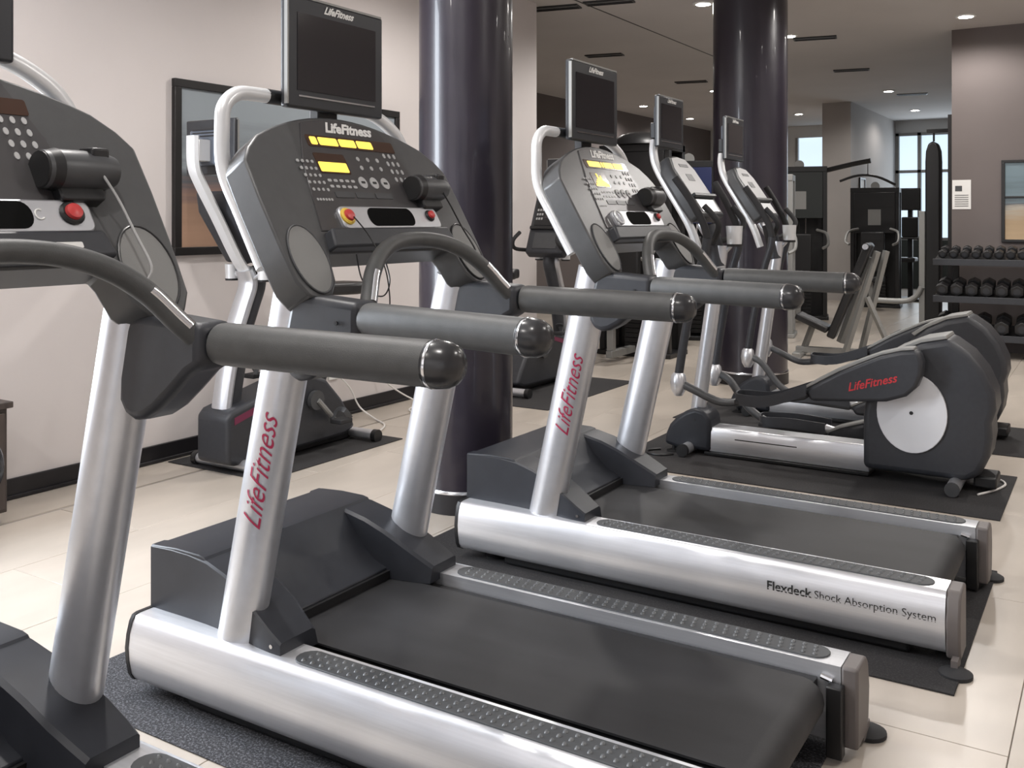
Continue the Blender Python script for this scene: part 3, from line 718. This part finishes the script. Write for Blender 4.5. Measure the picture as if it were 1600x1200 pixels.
cable([(XL+.03, 5.30, .32), (XL+.10, 5.36, .22), (XL+.16, 5.40, .08), (XL+.30, 5.40, .010), (XL+.50, 5.27, .010), (XL+.62, 5.06, .012)], 'white power cable running from the pale wall down to the exercise bike beneath the picture')
cable([(XL+.03, 5.75, .28), (XL+.08, 5.85, .16), (XL+.16, 6.02, .04), (XL+.30, 6.05, .010), (XL+.45, 5.9, .010), (XL+.40, 5.75, .010), (XL+.28, 5.85, .010), (XL+.25, 6.3, .010)], 'white power cable looped on the tiles at the foot of the pale wall')
cable([(-.62, 5.55, .012), (-.55, 5.70, .012), (-.52, 5.85, .012), (-.58, 5.95, .012), (-.70, 5.93, .012)], 'white cable coiled on the mat behind the red lettered elliptical trainer')
cable([(-2.42, 5.62, .012), (-2.47, 5.55, .012), (-2.44, 5.48, .012), (-2.36, 5.47, .012), (-2.30, 5.53, .012)], 'dark cable curled on the mat at the front foot of the elliptical trainer', .007, BLACK)
for k, (yy, zz) in enumerate(((5.28, .32), (5.74, .28))):
    o = MB().box(XL+.001, XL+.012, yy-.04, yy+.06, zz-.04, zz+.08).build('wall_socket', WHITE, None, bevel=.003)
    tag(o, ('white wall socket feeding the cable of the bike beneath the picture', 'white wall socket feeding the cable looped on the tiles')[k], 'socket')

# ------------------------------------------------------------------ strength machines in the depth of the room
def stack_machine(loc, rz, w_, h_, label, shroud, dome=False, arm=False, frame=BLACK):
    R = empty('weight_machine', loc, rz); tag(R, label, 'weight machine')
    for sx in (-1, 1):
        for sy in (-.18, .18): MB().box(sx*w_/2-.03, sx*w_/2+.03, sy-.03, sy+.03, .05, h_).build('post', frame, R, bevel=.004)
        MB().cyl((sx*.09, 0, .1), (sx*.09, 0, h_-.1), .013, 8).build('guide_rod', CHROME, R)
    MB().box(-w_/2-.05, w_/2+.05, -.24, .24, .001, .05).build('base_plate', frame, R, bevel=.006)
    MB().box(-w_/2-.03, w_/2+.03, -.22, .22, h_-.08, h_).build('top_beam', frame, R, bevel=.006)
    pl = MB()
    for k in range(14): pl.box(-.16, .16, -.09, .09, .08+.052*k, .125+.052*k)
    stuff(pl.build('weight_stack', BLACK, R))
    MB().prism([(-w_/2+.03, h_-.75), (w_/2-.03, h_-.75), (w_/2-.03, h_-.08), (-w_/2+.03, h_-.08)], 'y', -.225, -.205).build('shroud', shroud, R, bevel=.004)
    MB().box(-w_/2+.03, w_/2-.03, .19, .205, .05, h_-.08).build('rear_shroud', BLACK, R)
    MB().box(-.10, .10, -.228, -.225, h_-.62, h_-.36).build('instruction_card', GUNM, R)
    MB().lathe((0, -.10, h_+.03), (0, 1, 0), [(.07, 0), (.07, .015), (.055, .02), (.07, .025), (.07, .04)], 16).build('pulley', GUNM, R)
    MB().cyl((0, -.08, h_-.1), (0, -.08, .85), .006, 6).build('cable', BLACK, R)
    if dome:
        MB().lathe((0, -.05, h_), (0, 0, 1), [(.30, 0), (.29, .03), (.22, .10), (.10, .135), (.001, .14)], 20).build('dome_cap', BLACK, R)
    if arm:
        MB().tube(smooth_path([(w_/2, -.1, h_-.06), (w_/2+.35, -.15, h_+.02), (w_/2+.62, -.2, h_+.07)], 4), .035, 8).build('pulldown_arm', BLACK, R)
        MB().tube(smooth_path([(w_/2+.2, -.2, h_-.22), (w_/2+.45, -.2, h_-.14), (w_/2+.7, -.2, h_-.16), (w_/2+.95, -.2, h_-.28)], 4), .018, 8).build('lat_bar', BLACK, R)
        MB().cyl((w_/2+.58, -.2, h_+.05), (w_/2+.58, -.2, h_-.14), .006, 6).build('arm_cable', BLACK, R)
    # seat and pads in front
    MB().box(-.20, .20, -.95, -.55, .46, .54).build('seat_pad', VINYL, R, bevel=.02, seg=3)
    MB().box(-.18, .18, -.50, -.42, .60, 1.25).build('back_pad', VINYL, R, bevel=.02, seg=3)
    MB().box(-.035, .035, -.80, -.24, .05, .12).build('seat_beam', GUNM, R, bevel=.005)
    MB().box(-.035, .035, -.78, -.71, .12, .46).build('seat_post', GUNM, R, bevel=.005)
    MB().box(-.03, .03, -.42, -.22, .95, 1.01).build('pad_stay', GUNM, R, bevel=.005)
    for s in (-1, 1): MB().tube(smooth_path([(s*.25, -.25, 1.3), (s*.38, -.45, 1.25), (s*.40, -.65, 1.1), (s*.33, -.75, 1.05)], 4), .02, 8).build('press_arm', GUNM, R)
    return R
stack_machine((-4.35, 9.6, 0), 0, .75, 2.24, 'black weight machine with a domed cap just past the end of the pale wall', BLACK, dome=True)
stack_machine((-4.45, 11.2, 0), .3, .62, 2.15, 'weight machine with a navy blue shroud behind the domed black machine', BLUEM)
stack_machine((-3.75, 12.0, 0), .2, .62, 2.0, 'black weight machine with pale uprights in line with the rear of the column', DKPLAST, frame=GUNM)
stack_machine((-4.0, 14.4, 0), .25, .72, 2.22, 'tall black pulldown machine with a long overhead arm before the grey wall block', mat('green_black', (.02, .025, .024), .4), arm=True)
stack_machine((-3.45, 17.0, 0), .1, .70, 1.98, 'black weight machine farthest along the passage, before the grey wall block', BLACK)

# cable column by the end of the taupe wall
R = tag(empty('cable_column', (-1.92, 12.80, 0)), 'tall black cable column with rounded top beside the end of the taupe wall', 'cable machine')
MB().prism([(-.085, .05), (.085, .05), (.085, 2.15), (.078, 2.28), (.05, 2.37), (.0, 2.40), (-.05, 2.37), (-.078, 2.28), (-.085, 2.15)], 'y', -.1, .1).build('column_housing', BLACK, R, bevel=.02, seg=3)
MB().box(-.165, -.095, -.04, .04, .05, 1.55).build('guide_post', GUNM, R, bevel=.006)
MB().tube(smooth_path([(-.13, -.05, .62), (-.20, -.05, .50), (-.34, -.05, .44), (-.72, -.05, .44)], 5), .035, 10).build('low_bar', GUNM, R)
MB().box(-.45, .25, -.30, .30, .001, .05).build('base_plate', BLACK, R, bevel=.006)
MB().cyl((0, 0, 2.40), (0, 0, 2.52), .012, 8).build('hanger', BLACK, R)
MB().box(-.08, .33, -.02, .02, 2.50, 2.55).build('wall_bracket', BLACK, R)
# seated machine before the bright window
R = tag(empty('seated_machine', (-3.1, 18.6, 0)), 'small seated machine with two black pads standing before the bright far window', 'weight machine')
MB().box(-.30, .10, -.05, .05, 1.62, 2.02).build('head_pad', VINYL, R, bevel=.02)
MB().box(-.22, .06, -.08, .02, 1.14, 1.50).build('back_pad', VINYL, R, bevel=.02)
MB().box(-.13, -.05, .02, .10, .05, 1.7).build('post', BLACK, R)
MB().box(-.35, .2, -.3, .3, .001, .05).build('base_plate', BLACK, R)
MB().tube([(-.40, -.05, 1.12), (.22, -.05, 1.12)], .02, 8).build('cross_bar', BLACK, R)
for s in (-1, 1): MB().tube([(-.09+s*.31, -.05, 1.12), (-.09+s*.22, -.05, 1.42)], .015, 8).build('handle', BLACK, R)
MB().box(-.30, .05, -.35, .0, .70, .78).build('seat_pad', VINYL, R, bevel=.02)

# incline bench
R = tag(empty('incline_bench', (-2.30, 10.45, 0), .12), 'steep incline bench with black pads and grey steel legs on the tiles', 'bench')
MB().tube([(-.17, 0, .16), (.14, 0, 1.05)], .045, 4, sect=(1, 1), up=(0, 1, 0)).build('pad_frame', GUNM, R)
def slantbox(mb, p0, p1, hw, t):
    p0 = Vector(p0); p1 = Vector(p1); d = (p1-p0).normalized(); n = Vector((-d.z, 0, d.x))
    return mb.add([p+n*o+Vector((0, s, 0)) for p in (p0, p1) for o, s in ((0, -hw), (t, -hw), (t, hw), (0, hw))],
                  [(0, 1, 2, 3), (7, 6, 5, 4), (0, 4, 5, 1), (1, 5, 6, 2), (2, 6, 7, 3), (3, 7, 4, 0)])
slantbox(MB(), (-.22, 0, .20), (.16, 0, 1.18), .15, .085).build('back_pad', VINYL, R, bevel=.02, seg=3)
slantbox(MB(), (-.62, 0, .40), (-.30, 0, .26), .15, .07).build('seat_pad', VINYL, R, bevel=.02, seg=3)
MB().tube([(.20, -.1, 1.12), (-.12, -.1, .04)], .035, 4).build('leg', GUNM, R)
MB().tube([(.27, .1, 1.12), (.02, .1, .04)], .035, 4).build('leg', GUNM, R)
MB().tube([(.10, -.12, .65), (.36, -.12, .05)], .03, 4).build('leg', GUNM, R)
MB().tube([(-.45, 0, .33), (-.55, 0, .05)], .035, 4).build('leg', GUNM, R)
MB().box(-.62, .42, -.04, .04, .04, .10).build('base_rail', GUNM, R, bevel=.004)
for x_ in (-.58, .40):
    MB().box(x_-.04, x_+.04, -.28, .28, .002, .06).build('foot_bar', GUNM, R, bevel=.006)
MB().cyl((.10, -.28, 1.17), (.10, .28, 1.17), .035, 12).build('roller_bar', BLACK, R)
for s in (-1, 1): MB().cyl((.10, s*.28, 1.17), (.10, s*.30, 1.17), .03, 12).build('bar_cap', CHROME, R)

# dumbbell rack
RX = -1.66
R = tag(empty('dumbbell_rack', (RX, 11.35, 0)), 'black three tier dumbbell rack against the taupe wall', 'rack')
for x_ in (.10, 1.20, 2.30): 
    MB().box(x_, x_+.07, .26, .33, .05, 1.10).build('upright', BLACK, R, bevel=.004)
    MB().box(x_-.02, x_+.09, -.28, .33, .001, .05).build('foot', BLACK, R, bevel=.004)
TIER = (1.03, .64, .25)
for z in TIER:
    t = MB()
    t.prism([(-.20, z-.06), (-.20, z-.03), (.27, z+.064), (.27, z+.034)], 'x', -.02, 2.4)
    t.build('shelf', BLACK, R, bevel=.004)
    MB().box(-.02, 2.4, -.225, -.20, z-.07, z).build('shelf_lip', DKPLAST, R, bevel=.004)
def dumbbell(x, y, z, r, label, group, tilt):
    D = empty('dumbbell', (x, y, z)); D.rotation_euler = (tilt, 0, 0)
    MB().cyl((0, -.075, 0), (0, .075, 0), .016, 10).build('handle', CHROME, D)
    for s in (-1, 1):
        hx = [(r*math.cos(math.pi*k/3+math.pi/6), r*math.sin(math.pi*k/3+math.pi/6)) for k in range(6)]
        hd = MB().prism(hx, 'y', s*.06, s*(.06+r*1.5)).build('head', BLACK, D, bevel=.008)
        if s < 0: MB().cyl((0, -(.06+r*1.5), 0), (0, -(.062+r*1.5), 0), r*.5, 12).build('weight_disc', DKPLAST, hd)
    tag(D, label, 'dumbbell', group); return D
tn = ('top', 'middle', 'bottom')
for ti, (z, n, r0, r1) in enumerate(((1.03, 22, .048, .056), (.64, 17, .070, .075), (.25, 13, .080, .085))):
    for k in range(n):
        x_ = RX+.06+k*(2.28/(n-1)); r = r0+(r1-r0)*k/(n-1)
        if x_ > .15: continue
        dumbbell(x_, 11.35, z+r*.9+.026, r, 'black hex dumbbell lying on the %s tier of the rack' % tn[ti], 'dumbbells on the %s tier' % tn[ti], .197)

# ------------------------------------------------------------------ ceiling lights and vents
def downlight(x, y, label, power):
    R = empty('ceiling_light', (x, y, CH)); tag(R, label, 'ceiling light', 'recessed ceiling lights')
    MB().lathe((0, 0, 0), (0, 0, -1), [(.10, .0), (.105, .004), (.10, .012), (.075, .014)], 24).build('trim_ring', WHITE, R)
    MB().lathe((0, 0, 0), (0, 0, -1), [(.001, .010), (.072, .010), (.07, .016), (.001, .018)], 24).build('lens', LAMP, R)
    l = bpy.data.lights.new('downlight_beam', 'SPOT'); l.energy = power*2.0; l.color = (1, .955, .915); l.spot_size = math.radians(165); l.spot_blend = .5; l.shadow_soft_size = .07
    o = bpy.data.objects.new('downlight_beam', l); COL.objects.link(o); o.parent = R; o.location = (0, 0, -.04)
    return R
LT = 'unseen round recessed ceiling light added over the treadmill rows'  # unseen downlights added out of frame, placed for how they light the machines
for x, y, p, lb in ((-3.45, 9.05, 80, 'round recessed ceiling light close beside the column behind the elliptical trainers'), (-1.35, 11.05, 60, 'round recessed ceiling light nearest the taupe wall with the picture'),
                (-3.22, 11.15, 60, 'round recessed ceiling light next to the vent behind the column'), (-3.2, 16.75, 35, 'round recessed ceiling light above the farthest black weight machine'),
                (-3.32, 19.9, 20, 'round recessed ceiling light nearest the bright far window'), (-5.4, 19.4, 40, 'round recessed ceiling light left of the grey wall block'),
                (-7.45, 16.5, 50, 'round recessed ceiling light above the domed black weight machine'), (-7.55, 19.05, 40, 'round recessed ceiling light beside the screen of the elliptical trainer by the column'), (-6.2, 12.0, 50, 'round recessed ceiling light over the area behind the pale wall'),
                (-3.3, 5.7, 80, LT), (.3, 6.2, 35, LT), (2.2, 6.4, 60, LT), (-2.8, 2.3, 80, LT), (1.0, 3.4, 60, LT), (-2.9, -.6, 70, LT), (-1.2, .6, 50, LT), (1.0, 9.0, 50, LT), (-1.1, 8.5, 90, LT), (-5.6, 15.2, 60, 'added round ceiling light hidden behind the rear column, brightening the grey wall block')):  # the one behind the rear column is added to brighten the wall block
    downlight(x, y, lb, p)
def vent(x, y, rz, lb):
    R = empty('ceiling_vent', (x, y, CH), rz); tag(R, lb, 'vent', 'ceiling vents')
    fr = MB()
    for a in ((-.24, .24, -.09, -.075), (-.24, .24, .075, .09), (-.24, -.225, -.075, .075), (.225, .24, -.075, .075)): fr.box(a[0], a[1], a[2], a[3], -.014, -.001)
    fr.build('frame', BLACK, R)
    MB().box(-.225, .225, -.075, .075, -.004, -.001).build('backing', BLACK, R)
    for k in range(4): MB().box(-.225, .225, -.055+.034*k, -.047+.034*k, -.012, -.004).build('slat', GUNM if k == 1 else BLACK, R)
for x, y, lb in ((-4.76, 8.45, 'black ceiling vent just above the end of the pale wall'), (-4.2, 8.5, 'black ceiling vent on the shadow joint near the end of the pale wall'), (-5.6, 11.2, 'black ceiling vent above the screen of the treadmill with the hill graph'),
                 (-5.55, 14.05, 'black ceiling vent between two ceiling lights left of the rear column'), (-3.0, 11.45, 'black ceiling vent beside the ceiling light right of the rear column'), (-3.2, 14.15, 'black ceiling vent above the tall pulldown machine'),
                 (-2.95, 17.4, 'black ceiling vent beside the light above the farthest weight machine'), (-5.5, 17.0, 'small black ceiling vent left of the grey wall block')): vent(x, y, .2, lb)
